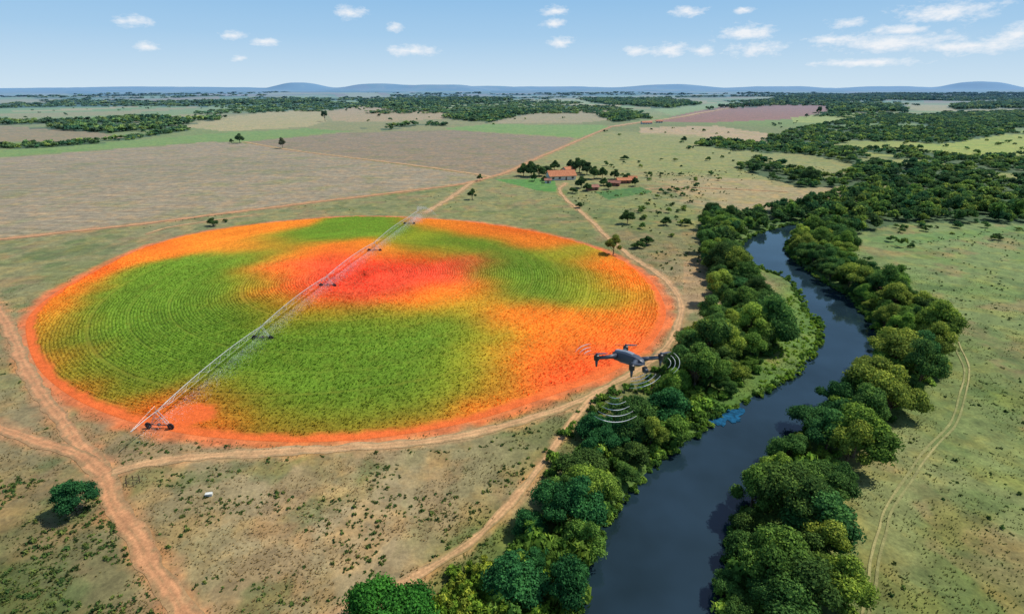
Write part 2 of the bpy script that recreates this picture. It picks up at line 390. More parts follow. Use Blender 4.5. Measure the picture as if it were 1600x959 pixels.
# ---------------------------------------------------------------- road strips
def strip(P,w,seed,zoff,rc):
    P=resample(P,max(20,int(np.hypot(*np.diff(P,axis=0).T).sum()/.8)))
    s=np.arange(len(P))*.8
    T=np.gradient(P,axis=0);T/=np.linalg.norm(T,axis=1)[:,None];Nn=np.c_[-T[:,1],T[:,0]]
    P=P+Nn*((fbm(s/14,s*0+3,seed+50,2)-.5)*min(w,1.)*1.4)[:,None]
    k=13;vs=[];cs=[]
    wl=w*(1.15+.7*(fbm(s/4,s*0,seed)-.5)*2);wr_=w*(1.15+.7*(fbm(s/4,s*0+9,seed)-.5)*2)
    for q in range(k):
        tt=q/(k-1)*2-1;off=np.where(tt<0,tt*wl,tt*wr_);p=P+Nn*off[:,None]
        r=np.hypot(p[:,0],p[:,1]);vs.append(np.c_[p,hgt(p[:,0],p[:,1])+zoff+r*.0002])
        g=basecol(p[:,0],p[:,1])
        nn=fbm(p[:,0]/.9,p[:,1]/.9,seed,3)
        e=sm(.35,.9,abs(tt)+1.1*(nn-.5))*.9
        mid=max(0,1-abs(tt)/.22)*(.6 if w>.6 else 0)*sm(.35,.6,nn)
        rut=math.exp(-((abs(tt)-.42)/.16)**2)*.22
        gr=(.75*sm(.35,.6,fbm(s/9,s*0+1,seed+9,2)) if w<.3 else 0)
        f_=np.clip(e+mid+gr,0,1)[:,None]
        cs.append(rc*(1+rut)*(1-f_)+(g*.65+rc*.35)*f_)
    V=np.stack(vs,1).reshape(-1,3);C=np.stack(cs,1).reshape(-1,3);n=len(P)
    i=np.arange(n-1)[:,None]*k;j=np.arange(k-1)[None,:]
    return V,np.stack([i+j,i+k+j,i+k+j+1,i+j+1],-1).reshape(-1,4)[:,::-1],C
for n_,(nm,P,w,k) in enumerate(roads):
    V,Fq,C=strip(P,w,n_+3,.03+.006*n_,RCOL[k])
    obj(nm,mesh_np(nm,V,Fq,C),M_dirt,kind="structure",label="unpaved reddish dirt farm road crossing dry grass",category="dirt road")
# ---------------------------------------------------------------- water
ctr=(LBs+RBs)/2;n=len(LBs);k=7;vs=[]
for q in range(k):
    tt=(q/(k-1)-.5)*2;half=(RBs-LBs)/2;L=np.linalg.norm(half,axis=1)[:,None]
    p=ctr+half*tt*(1+3.0/L);vs.append(np.c_[p,np.full(n,-.6)])
V=np.stack(vs,1).reshape(-1,3);i=np.arange(n-1)[:,None]*k;j=np.arange(k-1)[None,:]
Fq=np.stack([i+j,i+j+1,i+k+j+1,i+k+j],-1).reshape(-1,4)
obj("river_water",mesh_np("river_water",V,Fq),M_water,kind="structure",label="calm dark blue winding river between wooded banks",category="river")
# ---------------------------------------------------------------- crop circle
nr,nt_=460,1250
th=np.linspace(0,2*np.pi,nt_,endpoint=False)
Rb=np.interp(th,bt,br,period=2*np.pi)
fr=np.linspace(.004,1,nr)
RR=fr[:,None]*Rb[None,:];TH=np.broadcast_to(th,(nr,nt_))
x=CC[0]+RR*np.cos(TH);y=CC[1]+RR*np.sin(TH)
O=(238,132,40);Gc=(104,138,40);Yc=(156,158,42);Rd=(238,88,58);Dp=(232,100,36)
ctl=[(p,Gc) for p in [(300,420),(230,460),(170,520),(180,590),(240,560),(320,500),(370,440),(430,378),(110,530),(150,580),(330,540),(270,500),(200,490),(215,615),(360,405),(560,362),(620,360),(500,366),(690,378),(450,530),(560,515),(650,510),(720,510),(680,560),(560,580),(450,600),(385,645),(480,662),(600,650),(690,625),(520,545),(620,600),(370,610),(500,630),(420,570),(820,445),(880,455),(860,425),(540,640),(640,545),(600,540),
 (290,580),(260,600),(375,560),(400,590),(350,540),(105,508),(105,565),(150,478),(205,435),(260,430),(330,455),(760,425),(800,405),(745,388),(555,352),(640,385),(420,400),(380,475),(350,500),(300,540),(330,575),(800,460),(430,650),(550,668),(340,625),(715,585),(500,510),(460,560),(590,500)]]
ctl+=[(p,Yc) for p in [(740,600),(700,395),(765,525),(730,480),(890,400),(910,440),(985,470),(925,470),(650,372),(540,490),(750,565),(460,500),(440,480),(410,440),(620,495)]]
ctl+=[(p,O) for p in [(350,366),(290,380),(420,351),(400,384),(750,358),(840,376),(940,412),(980,445),(1010,480),(960,500),(905,510),(830,500),(470,398),(560,388),(600,395),(440,425),(430,455),(680,462),(740,455),(785,490),(800,560),(880,550),(820,600),(770,645),(950,530),(690,348),(100,450),(190,402),(62,490),(52,525),(640,472),(490,478),(860,520),(1000,520)]]
ctl+=[(p,Dp) for p in [(290,632),(325,656),(260,648),(200,650),(110,618),(62,572),(870,363),(780,350),(900,585),(850,570),(930,560),(1030,490),(760,653),(600,685),(450,687),(330,680),(520,400),(650,403),(230,386),(130,430)]]
ctl+=[(p,Rd) for p in [(540,432),(600,442),(500,418),(665,425),(720,410),(480,440),(560,462),(625,425),(575,415),(600,460),(690,440),(870,595),(955,560),(1010,532),(530,405),(460,420),(505,455)]]
wxx=(x+5*(fbm(x/8,y/8,81,5)-.5)).astype(np.float32);wyy=(y+5*(fbm(x/8,y/8,82,5)-.5)).astype(np.float32)
w=np.full(x.shape,1e-6,np.float32);c=np.zeros(x.shape+(3,),np.float32)+(1e-6*S(*O)).astype(np.float32)
for p,cc in ctl:
    g=np.array(G(*p));k_=np.exp(-1.2*((wxx-np.float32(g[0]))**2+(wyy-np.float32(g[1]))**2)/np.float32((7.0+0.024*g[1])**2))
    w+=k_;c+=k_[...,None]*S(*cc,.86).astype(np.float32)
c=(c/w[...,None]).astype(float)
edge=(1-fr)[:,None]*Rb[None,:]
ej=edge+1.8*(fbm(x/3,y/3,83,3)-.5)
bare=1-sm(1.2,3.0,ej+ sm(CC[1]-20,CC[1]+40,y)*1.6)
sp=.82
ph=RR/sp*2*np.pi+ 1.6*(fbm(x/14,y/14,84,3)-.5)*2
row=.5+.5*np.cos(ph)
gap=fbm(x/1.6,y/1.6,85,4);dens=sm(.28,.5,gap)
mac=fbm(x/12,y/12,87,4)
big=.6*vn(RR/2.6,TH*4.5,86)+.4*vn(RR/7.0,TH*1.5,88)
trk=np.zeros(x.shape)
for rt,a_ in ((9,.5),(19,.5),(38.5,.9),(48,.4),(58,.5),(68,.4),(77,.8)):
    trk=np.maximum(trk,a_*np.exp(-((RR-rt)/.5)**2))
jit=rng.random(x.shape);jit2=rng.random(x.shape)
hh=(.12+.2*row+.10*big)*(.5+.5*dens)*(1-bare)*(1-.8*trk)
z=.05+hh+jit*.22*(1-bare)*(.4+.6*row)*(.6+.6*mac)
soil=(1-row)**1.6*.14*(.4+1.2*(1-dens))*(1-bare)*(.5+mac)
soil=np.clip(soil+trk*.4+.14*(1-dens)*(1-bare),0,.85)
c=c*(.84+.30*big)[...,None]*(.76+.48*jit2)[...,None]*(.84+.32*mac)[...,None]*1.08
cpl=c.copy()
c=c*(1-soil[...,None])+ (c*.45+S(180,105,45)*.22)*soil[...,None]
c=c*(1-bare[...,None])+S(232,112,54,.85)*bare[...,None]*(.8+.4*gap[...,None])
g=G(300,648);bp=np.exp(-((x-g[0])/6)**2-((y-g[1])/4.5)**2);bp=sm(.3,.7,bp+.4*(gap-.5))
z=z*(1-bp)+.06*bp;c=c*(1-bp[...,None])+S(232,108,50)*bp[...,None]
z[-1,:]=.02
V=np.c_[x.ravel(),y.ravel(),z.ravel()]
i=np.arange(nr-1)[:,None]*nt_;j=np.arange(nt_)[None,:];j2=(j+1)%nt_
Fq=np.stack([i+j,i+nt_+j,i+nt_+j2,i+j2],-1).reshape(-1,4)
obj("crop_field",mesh_np("crop_field",V,Fq,c.reshape(-1,3)),M_crop,kind="structure",label="round irrigated crop field in bands of green, orange and red",category="crop field")
# crop plants standing in the rows
n=230000
ii=(np.sqrt(rng.random(n))*(nr-1)).astype(int);jj=rng.integers(0,nt_,n)
ok=(y[ii,jj]<175+25*rng.random(n))&(row[ii,jj]>.45)&(bare[ii,jj]<.3)&(trk[ii,jj]<.35)&(bp[ii,jj]<.3);ii=ii[ok];jj=jj[ok];n=len(ii)
px_=x[ii,jj]+rng.normal(size=n)*.08;py_=y[ii,jj]+rng.normal(size=n)*.08;pc_=cpl[ii,jj]*(.8+.5*rng.random((n,1)))*1.15
CROPI=np.c_[px_,py_,z[ii,jj]-.1,.26+.22*rng.random(n),rng.random(n)*6.28,np.ones(n),pc_,rng.integers(0,3,n)]
# ---------------------------------------------------------------- foliage templates
import bmesh
def ico(sub):
    b=bmesh.new();bmesh.ops.create_icosphere(b,subdivisions=sub,radius=1);b.verts.ensure_lookup_table()
    v=np.array([q.co[:] for q in b.verts]);f=np.array([[w.index for w in q.verts] for q in b.faces]);b.free();return v,f
ICO1=ico(1);ICO2=ico(2)
def crown(seed,R,Ht,nl,nleaf,leaf,core=1,base=.3,flat=.8,quad=True,lr0=.26,lr1=.22,ax=1.0):
    g=np.random.default_rng(seed)
    lob=[]
    for i in range(nl):
        a=g.random()*6.283;rad=R*.76*math.sqrt(g.random())
        zz=Ht*(base+.1+(.86-base)*(1-(rad/R)**1.8)*(.4+.6*g.random()))
        lr=R*(lr0+lr1*g.random()**1.5)
        lob.append((rad*math.cos(a)*ax,rad*math.sin(a)/ax,min(zz,Ht-lr*.6),lr,.72+.56*g.random()))
    lob=np.array(lob)
    Vs=[];Fs=[];Cs=[];nv=0
    iv,jf=(ICO1 if core==1 else ICO2)
    for L in lob:
        d=iv*(L[3]*.72)*(1+.3*(g.random((len(iv),1))-.5));d[:,2]*=flat
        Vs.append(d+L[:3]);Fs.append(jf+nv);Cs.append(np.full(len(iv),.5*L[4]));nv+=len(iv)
    pr=lob[:,3]**2;pr/=pr.sum()
    n=int(nleaf*1.5);li=g.choice(len(lob),n,p=pr);d=g.normal(size=(n,3));d/=np.linalg.norm(d,axis=1)[:,None]
    d[:,2]=np.where(d[:,2]<-.35,-d[:,2],d[:,2])
    L=lob[li];rad=L[:,3]*(.74+.5*g.random(n)**1.6);off=d*rad[:,None];off[:,2]*=flat;p=L[:,:3]+off
    keep=np.ones(n,bool)
    for q in range(len(lob)):
        e=p-lob[q,:3];e[:,2]/=flat
        keep&=~((np.linalg.norm(e,axis=1)<lob[q,3]*.66)&(li!=q))
    p=p[keep][:nleaf];d=d[keep][:nleaf];L=L[keep][:nleaf];n=len(p)
    nn=d+.6*g.normal(size=(n,3));nn/=np.linalg.norm(nn,axis=1)[:,None]
    t1=np.cross(nn,g.normal(size=(n,3)));t1/=np.linalg.norm(t1,axis=1)[:,None];t2=np.cross(nn,t1)
    s=leaf*(.5+.8*g.random(n))[:,None]
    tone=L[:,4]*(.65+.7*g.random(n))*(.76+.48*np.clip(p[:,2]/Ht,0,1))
    if quad:
        q=np.stack([p-t1*s*.62,p-t2*s*.45,p+t1*s*.62+nn*s*.15,p+t2*s*.45],1).reshape(-1,3)
        b=nv+np.arange(n)*4;Fs+= [np.c_[b,b+1,b+2],np.c_[b,b+2,b+3]];Cs.append(np.repeat(tone,4))
    else:
        q=np.stack([p-t1*s*.7-t2*s*.4,p+t1*s*.7-t2*s*.4,p+t2*s*.8],1).reshape(-1,3)
        b=nv+np.arange(n)*3;Fs.append(np.c_[b,b+1,b+2]);Cs.append(np.repeat(tone,3))
    Vs.append(q)
    return np.vstack(Vs),np.vstack(Fs),np.concatenate(Cs),lob
def tints(c):
    return np.c_[c*(.84+.24*c),c*1.02,c*(1.08-.2*c)]
TPL=[]
specs=[(4.6,8.2,22,8000,.30,.16,.85,.2,.22,1.1),(5.4,7.4,28,9500,.30,.12,.8,.18,.2,1.2),(3.9,9.2,20,6800,.29,.15,.95,.2,.22,1.),(4.4,7.2,20,7200,.30,.1,.85,.2,.2,.9),(3.3,10.4,20,6400,.28,.2,1.0,.22,.22,1.),(5.0,9.0,28,9500,.30,.15,.85,.18,.22,1.15),(4.0,6.0,18,6000,.29,.08,.8,.22,.2,1.),(4.8,9.4,18,6800,.30,.28,.75,.22,.2,.9),(3.6,7.8,13,5200,.28,.28,.8,.24,.25,1.)]
for k,(R,Ht,nl,nf,lf,base,fl,l0,l1,ax) in enumerate(specs):
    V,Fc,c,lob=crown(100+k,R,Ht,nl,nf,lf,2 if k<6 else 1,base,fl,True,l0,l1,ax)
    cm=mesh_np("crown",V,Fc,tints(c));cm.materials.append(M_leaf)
    mb=MB();g=random.Random(k)
    top=Ht*.55
    mb.tube([(0,0,-.4),(.05,.02,.6),(.12,-.06,top*.5),(.05,.1,top)],[.34,.24,.18,.09],8)
    for L in lob[::2]:
        z0=top*(.35+.4*g.random());mid=(L[0]*.45,L[1]*.45,(z0+L[2])*.5-.1)
        mb.tube([(.06,0,z0),mid,(L[0]*.9,L[1]*.9,L[2]-.2)],[.12,.08,.04],6)
    tm=mb.mesh("trunk",True);tm.materials.append(M_bark)
    TPL.append((cm,tm,R,Ht))
GREENS=[S(92,128,60,.97),S(106,142,62,.97),S(78,116,60,.95),S(122,152,66,.97),S(86,122,62,.95),S(70,116,66,.92),S(134,158,70,.97),S(80,110,56,.92)]
def tree(x,y,scale=1.0,tpl=None,color=None,label=None,cat="tree",group=None,zs=1.0,zoff=0):
    k=random.randrange(len(TPL)) if tpl is None else tpl
    cm,tm,R,Ht=TPL[k]
    root=bpy.data.objects.new("tree",None);COL.objects.link(root);root.empty_display_size=.5
    root.location=(x,y,float(hgt(x,y))+zoff);root.rotation_euler=(0,0,random.random()*6.28)
    root.scale=(scale,scale*(.85+.3*random.random()),scale*zs)
    tr=bpy.data.objects.new("trunk",tm);cr=bpy.data.objects.new("crown",cm)
    for o in (tr,cr): COL.objects.link(o);o.parent=root
    c=color if color is not None else random.choice(GREENS)*(.8+.42*random.random())
    cr.color=(float(c[0]),float(c[1]),float(c[2]),1)
    root["label"]=label or "leafy green broadleaf tree in the riverside gallery forest";root["category"]=cat
    if group: root["group"]=group
    return root
teal=S(58,112,66,.92);dk=S(72,102,50,.9)
SPEC=[(122,798,3.0,1.05,0,S(52,104,64,.85),"lone dark green round tree in dry pasture"),
(610,985,4.9,1.05,1,S(66,128,52,.9),"bright green dense round tree beside dirt track"),
(334,353,2.9,.8,3,dk,"small dark round tree beside field road"),(352,347,1.3,.8,6,dk,"small dark bush-like tree beside field road"),
(375,224,5.6,1.05,0,dk,"dark solitary tree at edge of ploughed field"),(362,224,3.0,1.0,3,dk,"dark small tree at edge of ploughed field"),(442,232,4.6,1.0,2,S(104,112,80,.85),"sparse grey-green tree in ploughed field"),
(508,190,6.5,1.1,4,dk,"tall tree on distant dry meadow"),(592,182,4.5,.8,3,dk,"small tree on distant dry meadow"),
(1264,288,6.2,1.0,0,dk,"tall dark tree rising above gallery forest"),(980,350,3.6,1.0,0,dk,"dark tree on green slope"),(958,398,3.3,1.0,2,S(120,140,66,.9),"yellow-green tree beside dirt track"),
(738,312,2.6,1.0,2,dk,"small tree beside field track"),(750,283,2.0,1.0,2,dk,"small tree beside farm road"),(905,325,2.4,.8,3,dk,"small tree on green slope"),
(996,388,3.0,.7,6,dk,"low dark tree beside track"),(1010,382,3.0,.7,3,dk,"low dark tree beside track"),(1040,352,3.0,.8,3,dk,"low tree on green slope"),(1110,338,5.0,1.1,1,dk,"broad dark tree on river slope"),
(1068,222,4.5,.9,3,dk,"small round tree in open meadow"),(1278,182,6,1.3,4,dk,"tall tree on distant field edge"),(1260,183,5,.9,3,dk,"tree on distant field edge"),(975,250,4,.7,6,dk,"low bush-like tree in meadow")]
farm=[(818,275,4.8),(830,276,5.8),(842,275,5.2),(854,271,4.4),(866,266,5.0),(893,266,5.2),(905,270,6.0),(917,273,5.6),(928,280,4.8),(941,279,4.4),(908,294,4.0),(943,290,3.4),(895,302,2.8),(918,299,2.8),(960,280,3.6),(992,291,3.2),(980,281,3.0),(835,283,3.0),(950,296,2.8),(850,283,2.4)]
for a,b,r in farm: SPEC.append((a,b,r,1.0,random.choice([0,1,3,5,6]),dk*random.choice([.8,.95,1.15]),"dark green shade tree around farmhouse"))
nind=0
for px,py,r,zs,tp,cc,lb in SPEC:
    x_,y_=G(px,py);tp=random.randrange(len(TPL)) if tp is None else tp
    tree(x_,y_,r/TPL[tp][2],tp,cc,lb,"tree",("shade trees around the farmhouse" if "farmhouse" in lb else None),zs);nind+=1
LBpoly=[(748,985),(775,905),(820,840),(855,780),(885,740),(935,690),(1000,650),(1055,592),(1068,545),(1110,505),(1125,450),(1098,402),(1098,350),(1140,335),(1160,352),(1140,375),(1135,400),(1150,425),(1168,442),(1186,458),(1200,476),(1206,494),(1208,517),(1200,552),(1176,590),(1146,614),(1108,645),(1070,682),(1022,722),(985,758),(936,826),(908,890),(896,955),(885,985)]
RBpoly=[(1115,985),(1124,955),(1130,900),(1144,852),(1174,792),(1204,740),(1238,695),(1294,648),(1338,600),(1380,566),(1384,530),(1370,505),(1350,476),(1328,456),(1292,436),(1262,414),(1242,397),(1236,384),(1252,367),(1295,352),(1318,385),(1332,420),(1390,450),(1435,485),(1462,530),(1460,585),(1415,640),(1365,680),(1328,730),(1305,790),(1278,850),(1285,900),(1320,960),(1330,985)]
def poisson(P,rad,tries,dens=None):
    lo=P.min(0);hi=P.max(0);c=lo+(hi-lo)*rng.random((tries,2));c=c[inpoly(c[:,0],c[:,1],P)]
    arr=np.zeros((0,2))
    for p in c:
        if dens is not None and rng.random()>dens(p): continue
        if len(arr)==0 or np.min((arr[:,0]-p[0])**2+(arr[:,1]-p[1])**2)>rad*rad: arr=np.vstack([arr,p])
    return arr
gapc=[(np.array(G(1050,665)),6,.2),(np.array(G(1010,690)),5,.5),(np.array(G(1112,655)),8,.0),(np.array(G(840,960)),7,.2),(np.array(G(780,960)),7,.15),(np.array(G(1170,605)),6,.3)]
def dn(p):
    k=1.
    for c_,r_,v_ in gapc:
        if np.hypot(*(p-c_))<r_: k=min(k,v_)
    return k
L1=poisson(GL(LBpoly),3.7,9000,dn);R1=poisson(GL(RBpoly),3.7,9000)
allb=[(p[0],p[1],0) for p in L1]+[(p[0],p[1],1) for p in R1]
allb=[q for q in allb if not inpoly(np.array([q[0]]),np.array([q[1]]),RIV)[0]]
allb.sort(key=lambda q:q[0]**2+q[1]**2)
REST=[]
for x_,y_,s_ in allb:
    r=math.hypot(x_,y_)
    if nind<298:
        sz=random.choice([.5,.6,.7,.8,.9,1.0,1.15,1.3])*(.84 if r<90 else .96)
        db=float(dpoly(np.array([x_]),np.array([y_]),RIV,20,True)[0])
        if db<4: sz=min(sz,.85)
        if r>200: sz*=.85
        c=random.choice(GREENS)*(.8+.45*random.random())
        if s_==0 and r<95 and random.random()<.45: c=teal*(.8+.4*random.random())
        if s_==1 and random.random()<.2: c=S(128,148,66,.95)
        tree(x_,y_,sz,None,c,group="trees lining the river banks",zoff=-.3,zs=random.uniform(.78,1.15));nind+=1
    else: REST.append((x_,y_,3.6))
# ---------------------------------------------------------------- stuff builder
def scatter(name,mat,tpls,inst,label,cat):
    Vs=[];Fs=[];Cs=[];nv=0
    inst=np.asarray(inst,float)
    for k,(V,Fc,c) in enumerate(tpls):
        I=inst[inst[:,9]==k]
        if len(I)==0: continue
        ca=np.cos(I[:,4])[:,None];sa=np.sin(I[:,4])[:,None];s=I[:,3][:,None]
        X_=(V[:,0]*ca-V[:,1]*sa)*s+I[:,0][:,None];Y_=(V[:,0]*sa+V[:,1]*ca)*s+I[:,1][:,None];Z_=V[:,2]*s*I[:,5][:,None]+I[:,2][:,None]
        Vs.append(np.stack([X_,Y_,Z_],-1).reshape(-1,3))
        Fs.append((Fc[None]+(nv+np.arange(len(I))*len(V))[:,None,None]).reshape(-1,3))
        t3=tints(c);Cs.append((t3[None]*I[:,None,6:9]).reshape(-1,3));nv+=len(I)*len(V)
    me=mesh_np(name,np.vstack(Vs),np.vstack(Fs),np.vstack(Cs))
    return obj(name,me,mat,kind="stuff",label=label,category=cat)
midT=[crown(200+k,1,1.5+.3*(k%3),9,280,.18,1,.1,.85,False,.22,.22)[:3] for k in range(4)]
farT=[crown(300+k,1,1.3,4,46,.46,1,.05,.85,False)[:3] for k in range(3)]
inst=[]
DKG=[g_*.92 for g_ in GREENS]
def addw(p,r,c=None,zs=None):
    d=math.hypot(p[0],p[1]);c=c if c is not None else random.choice(DKG)*(.75+.45*random.random())
    k=random.randrange(4) if d<600 else 4+random.randrange(3)
    inst.append((p[0],p[1],float(hgt(p[0],p[1]))-.3,r,random.random()*6.28,(zs or 1)*(.75+.45*random.random()),c[0],c[1],c[2],k))
for x_,y_,r in REST: addw((x_,y_),r)
for pts,d in WOODS:
    P=GL(pts);lo=P.min(0);hi=P.max(0);dist=np.hypot(*P.mean(0))
    sp_=5.2 if dist<420 else (7.6 if dist<900 else (12 if dist<1800 else 18))
    rs=1.05 if dist<420 else .9
    n=int((hi-lo).prod()/sp_**2);n=min(n,60000);c=lo+(hi-lo)*rng.random((n,2));c=c[inpoly(c[:,0],c[:,1],P)]
    kk=fbm(c[:,0]/60,c[:,1]/60,51,3)>.62-.4*d
    c=c[kk]
    sdv=dpoly(c[:,0],c[:,1],RIV,7,True);ii=inpoly(c[:,0],c[:,1],RIV);c=c[(~ii)&(sdv>3.0)]
    for p in c[:4600]: addw(p,sp_*rs*(.4+.5*random.random()),None,1 if dist<420 else .7)
def scat(pts,n,r0,r1):
    P=GL(pts);lo=P.min(0);hi=P.max(0);c=lo+(hi-lo)*rng.random((n*4,2));c=c[inpoly(c[:,0],c[:,1],P)][:n]
    for p in c: addw(p,r0+(r1-r0)*random.random(),None,.8)
scat([(0,200),(500,175),(900,170),(900,160),(0,165)],70,2.5,5)
scat([(540,200),(900,200),(900,160),(540,165)],45,2.5,5)
scat([(900,262),(1180,232),(1340,262),(1300,290),(1010,285)],40,1.2,3.0)
scat([(1000,300),(1100,290),(1110,345),(1060,380),(1000,360)],36,1.0,2.6)
scat([(1290,370),(1480,345),(1600,350),(1600,375),(1400,395),(1350,410)],22,1.0,2.8)
scat([(1400,220),(1700,205),(1700,240),(1450,245)],30,2.5,4.5)
scat([(930,205),(1250,190),(1250,232),(1000,235)],24,2,4)
n=15000;aa=np.radians(-48+96*rng.random(n));r_=np.exp(np.log(1400)+rng.random(n)*(np.log(6500)-np.log(1400)))
xx=r_*np.sin(aa);yy=r_*np.cos(aa);ok=f2f(xx,yy)>.55
for x_,y_,q_ in zip(xx[ok],yy[ok],r_[ok]): addw((x_,y_),5+q_*.0045*random.random(),None,.4)
scatter("distant_woodland",M_wood,midT+farT,inst,"dense green woodland and tree rows over rolling farmland","woodland")
# ---------------------------------------------------------------- scrub, bushes, grass
shT=[crown(400+k,1,1.15,6,200,.24,1,.02,.85,False)[:3] for k in range(3)]
smT=[crown(420+k,1,.8,3,16,.6,1,.0,.8,False)[:3] for k in range(3)]
def rnd_in(P,n,d=None):
    lo=P.min(0);hi=P.max(0);c=lo+(hi-lo)*rng.random((n,2));c=c[inpoly(c[:,0],c[:,1],P)]
    sdv=dpoly(c[:,0],c[:,1],RIV,3,True);ii=inpoly(c[:,0],c[:,1],RIV);c=c[(~ii)&(sdv>.3)]
    return c
inst=[]
BG=[S(108,146,62,.92),S(92,130,56,.92),S(122,156,68,.94),S(80,118,56,.92)]
def shr(c,r0,r1,pal,tk=3,off=0,zb=-.15):
    for p in c:
        q=random.choice(pal)*(.75+.5*random.random());inst.append((p[0],p[1],float(hgt(*p))+zb,r0+(r1-r0)*random.random()**1.3,random.random()*6.28,.8+.6*random.random(),q[0],q[1],q[2],off+random.randrange(tk)))
shr(rnd_in(GL(LBpoly),3400),1.0,2.8,BG,zb=-.4)
shr(rnd_in(GL(RBpoly),2100),1.0,2.7,BG,zb=-.4)
shr(rnd_in(GL([(670,1000),(700,905),(760,880),(900,920),(905,1000)]),240),.6,1.6,[S(136,156,64,.85),S(108,144,54,.85)])
shr(rnd_in(GL([(900,640),(1060,560),(1090,600),(1110,640),(1040,720),(940,720),(860,760),(850,700)]),420),.5,1.4,BG)
shr(rnd_in(GL([(1204,470),(1255,460),(1288,515),(1290,540),(1262,572),(1225,600),(1180,622),(1185,590),(1210,540)]),1500),.2,.6,[S(138,172,66,.95),S(122,162,58,.95)],zb=-.2)
for B,sg in ((LBs,-1),(RBs,1)):
    T=np.gradient(B,axis=0);T/=np.linalg.norm(T,axis=1)[:,None];Nn=np.c_[T[:,1],-T[:,0]]*sg
    for rep in range(4):
        c=B+T*rng.normal(size=(len(B),1))*1.2+Nn*(.5+2.2*rng.random((len(B),1)));shr(c,.35,1.2,BG,zb=-.8)
scatter("riverside_shrubs",M_wood,shT,inst,"tangled light green shrubs filling the river banks","shrubs")
inst=[]
SG=[S(104,124,68,.85),S(92,118,62,.85),S(112,128,72,.85),S(80,110,60,.85)]
def scr(pts,n,thr,r0,r1,sc=14):
    c=rnd_in(GL(pts),n);kk=fbm(c[:,0]/sc,c[:,1]/sc,91,3)>thr+.12*rng.random(len(c));c=c[kk]
    c=c[drim(c[:,0],c[:,1])>1.5]
    for _,P,w_,_k in roads: c=c[dpoly(c[:,0],c[:,1],P,w_+1.2)>w_+.4]
    shr(c,r0,r1,SG,zb=-.1)
scr([(1290,400),(1600,350),(1800,350),(1900,1000),(1370,1000),(1330,800),(1490,590),(1470,500)],6500,.44,.08,.5,16)
scr([(240,730),(850,700),(780,850),(560,990),(320,990),(230,800)],3400,.46,.08,.45,7)
scr([(-300,740),(150,750),(200,850),(270,1000),(-300,1000)],5200,.37,.1,.55,7)
scr([(-100,400),(40,480),(100,640),(160,720),(-100,660)],1200,.42,.12,.5,8)
scr([(0,400),(300,345),(640,325),(700,325),(940,380),(870,300),(760,290),(300,340)],1500,.5,.12,.5,12)
scr([(880,300),(1100,300),(1120,420),(1060,500),(1000,400)],1000,.46,.2,.8,12)
scr([(1000,270),(1300,260),(1300,300),(1050,330)],700,.48,.3,.9,25)
scr([(190,690),(600,690),(850,655),(850,700),(240,725),(180,730)],900,.36,.1,.45,8)
scatter("pasture_scrub",M_wood,smT,inst,"small green scrub bushes dotting dry pasture","scrub")
gT=[]
for k in range(3):
    g=np.random.default_rng(k);vs=[];fs=[];cs=[]
    for b in range(4):
        a=g.random()*6.28;l=.5+.5*g.random();d=np.array([math.cos(a),math.sin(a),0]);s=np.array([-d[1],d[0],0])*.24
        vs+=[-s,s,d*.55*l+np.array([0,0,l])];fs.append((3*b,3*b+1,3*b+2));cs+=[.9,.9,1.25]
    gT.append((np.array(vs),np.array(fs),np.array(cs)))
n=80000;aa=np.radians(-58+116*rng.random(n));r_=42+(230-42)*rng.random(n)**1.3
xx=r_*np.sin(aa);yy=r_*np.cos(aa)
ok=(drim(xx,yy)>1.0)&(~inpoly(xx,yy,RIV))
xx=xx[ok];yy=yy[ok]
for _,P,w_,_k in roads:
    d=dpoly(xx,yy,P,w_+1.0);o2=d>w_*(.9+.3*rng.random(len(d)));xx=xx[o2];yy=yy[o2]
ok=(fbm(xx/6,yy/6,95,3)>.42)&(dpoly(xx,yy,RIV,3,True)>2.5);xx=xx[ok];yy=yy[ok];n=len(xx)
bc=basecol(xx,yy)*(.7+.8*rng.random((n,1)))
I=np.c_[xx,yy,np.zeros(n),.16+.2*rng.random(n),rng.random(n)*6.28,np.ones(n),bc,rng.integers(0,3,n)]
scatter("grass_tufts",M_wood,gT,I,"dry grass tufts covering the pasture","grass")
scatter("crop_plants",M_wood,gT,CROPI,"leafy crop plants standing in curved rows","crop plants")
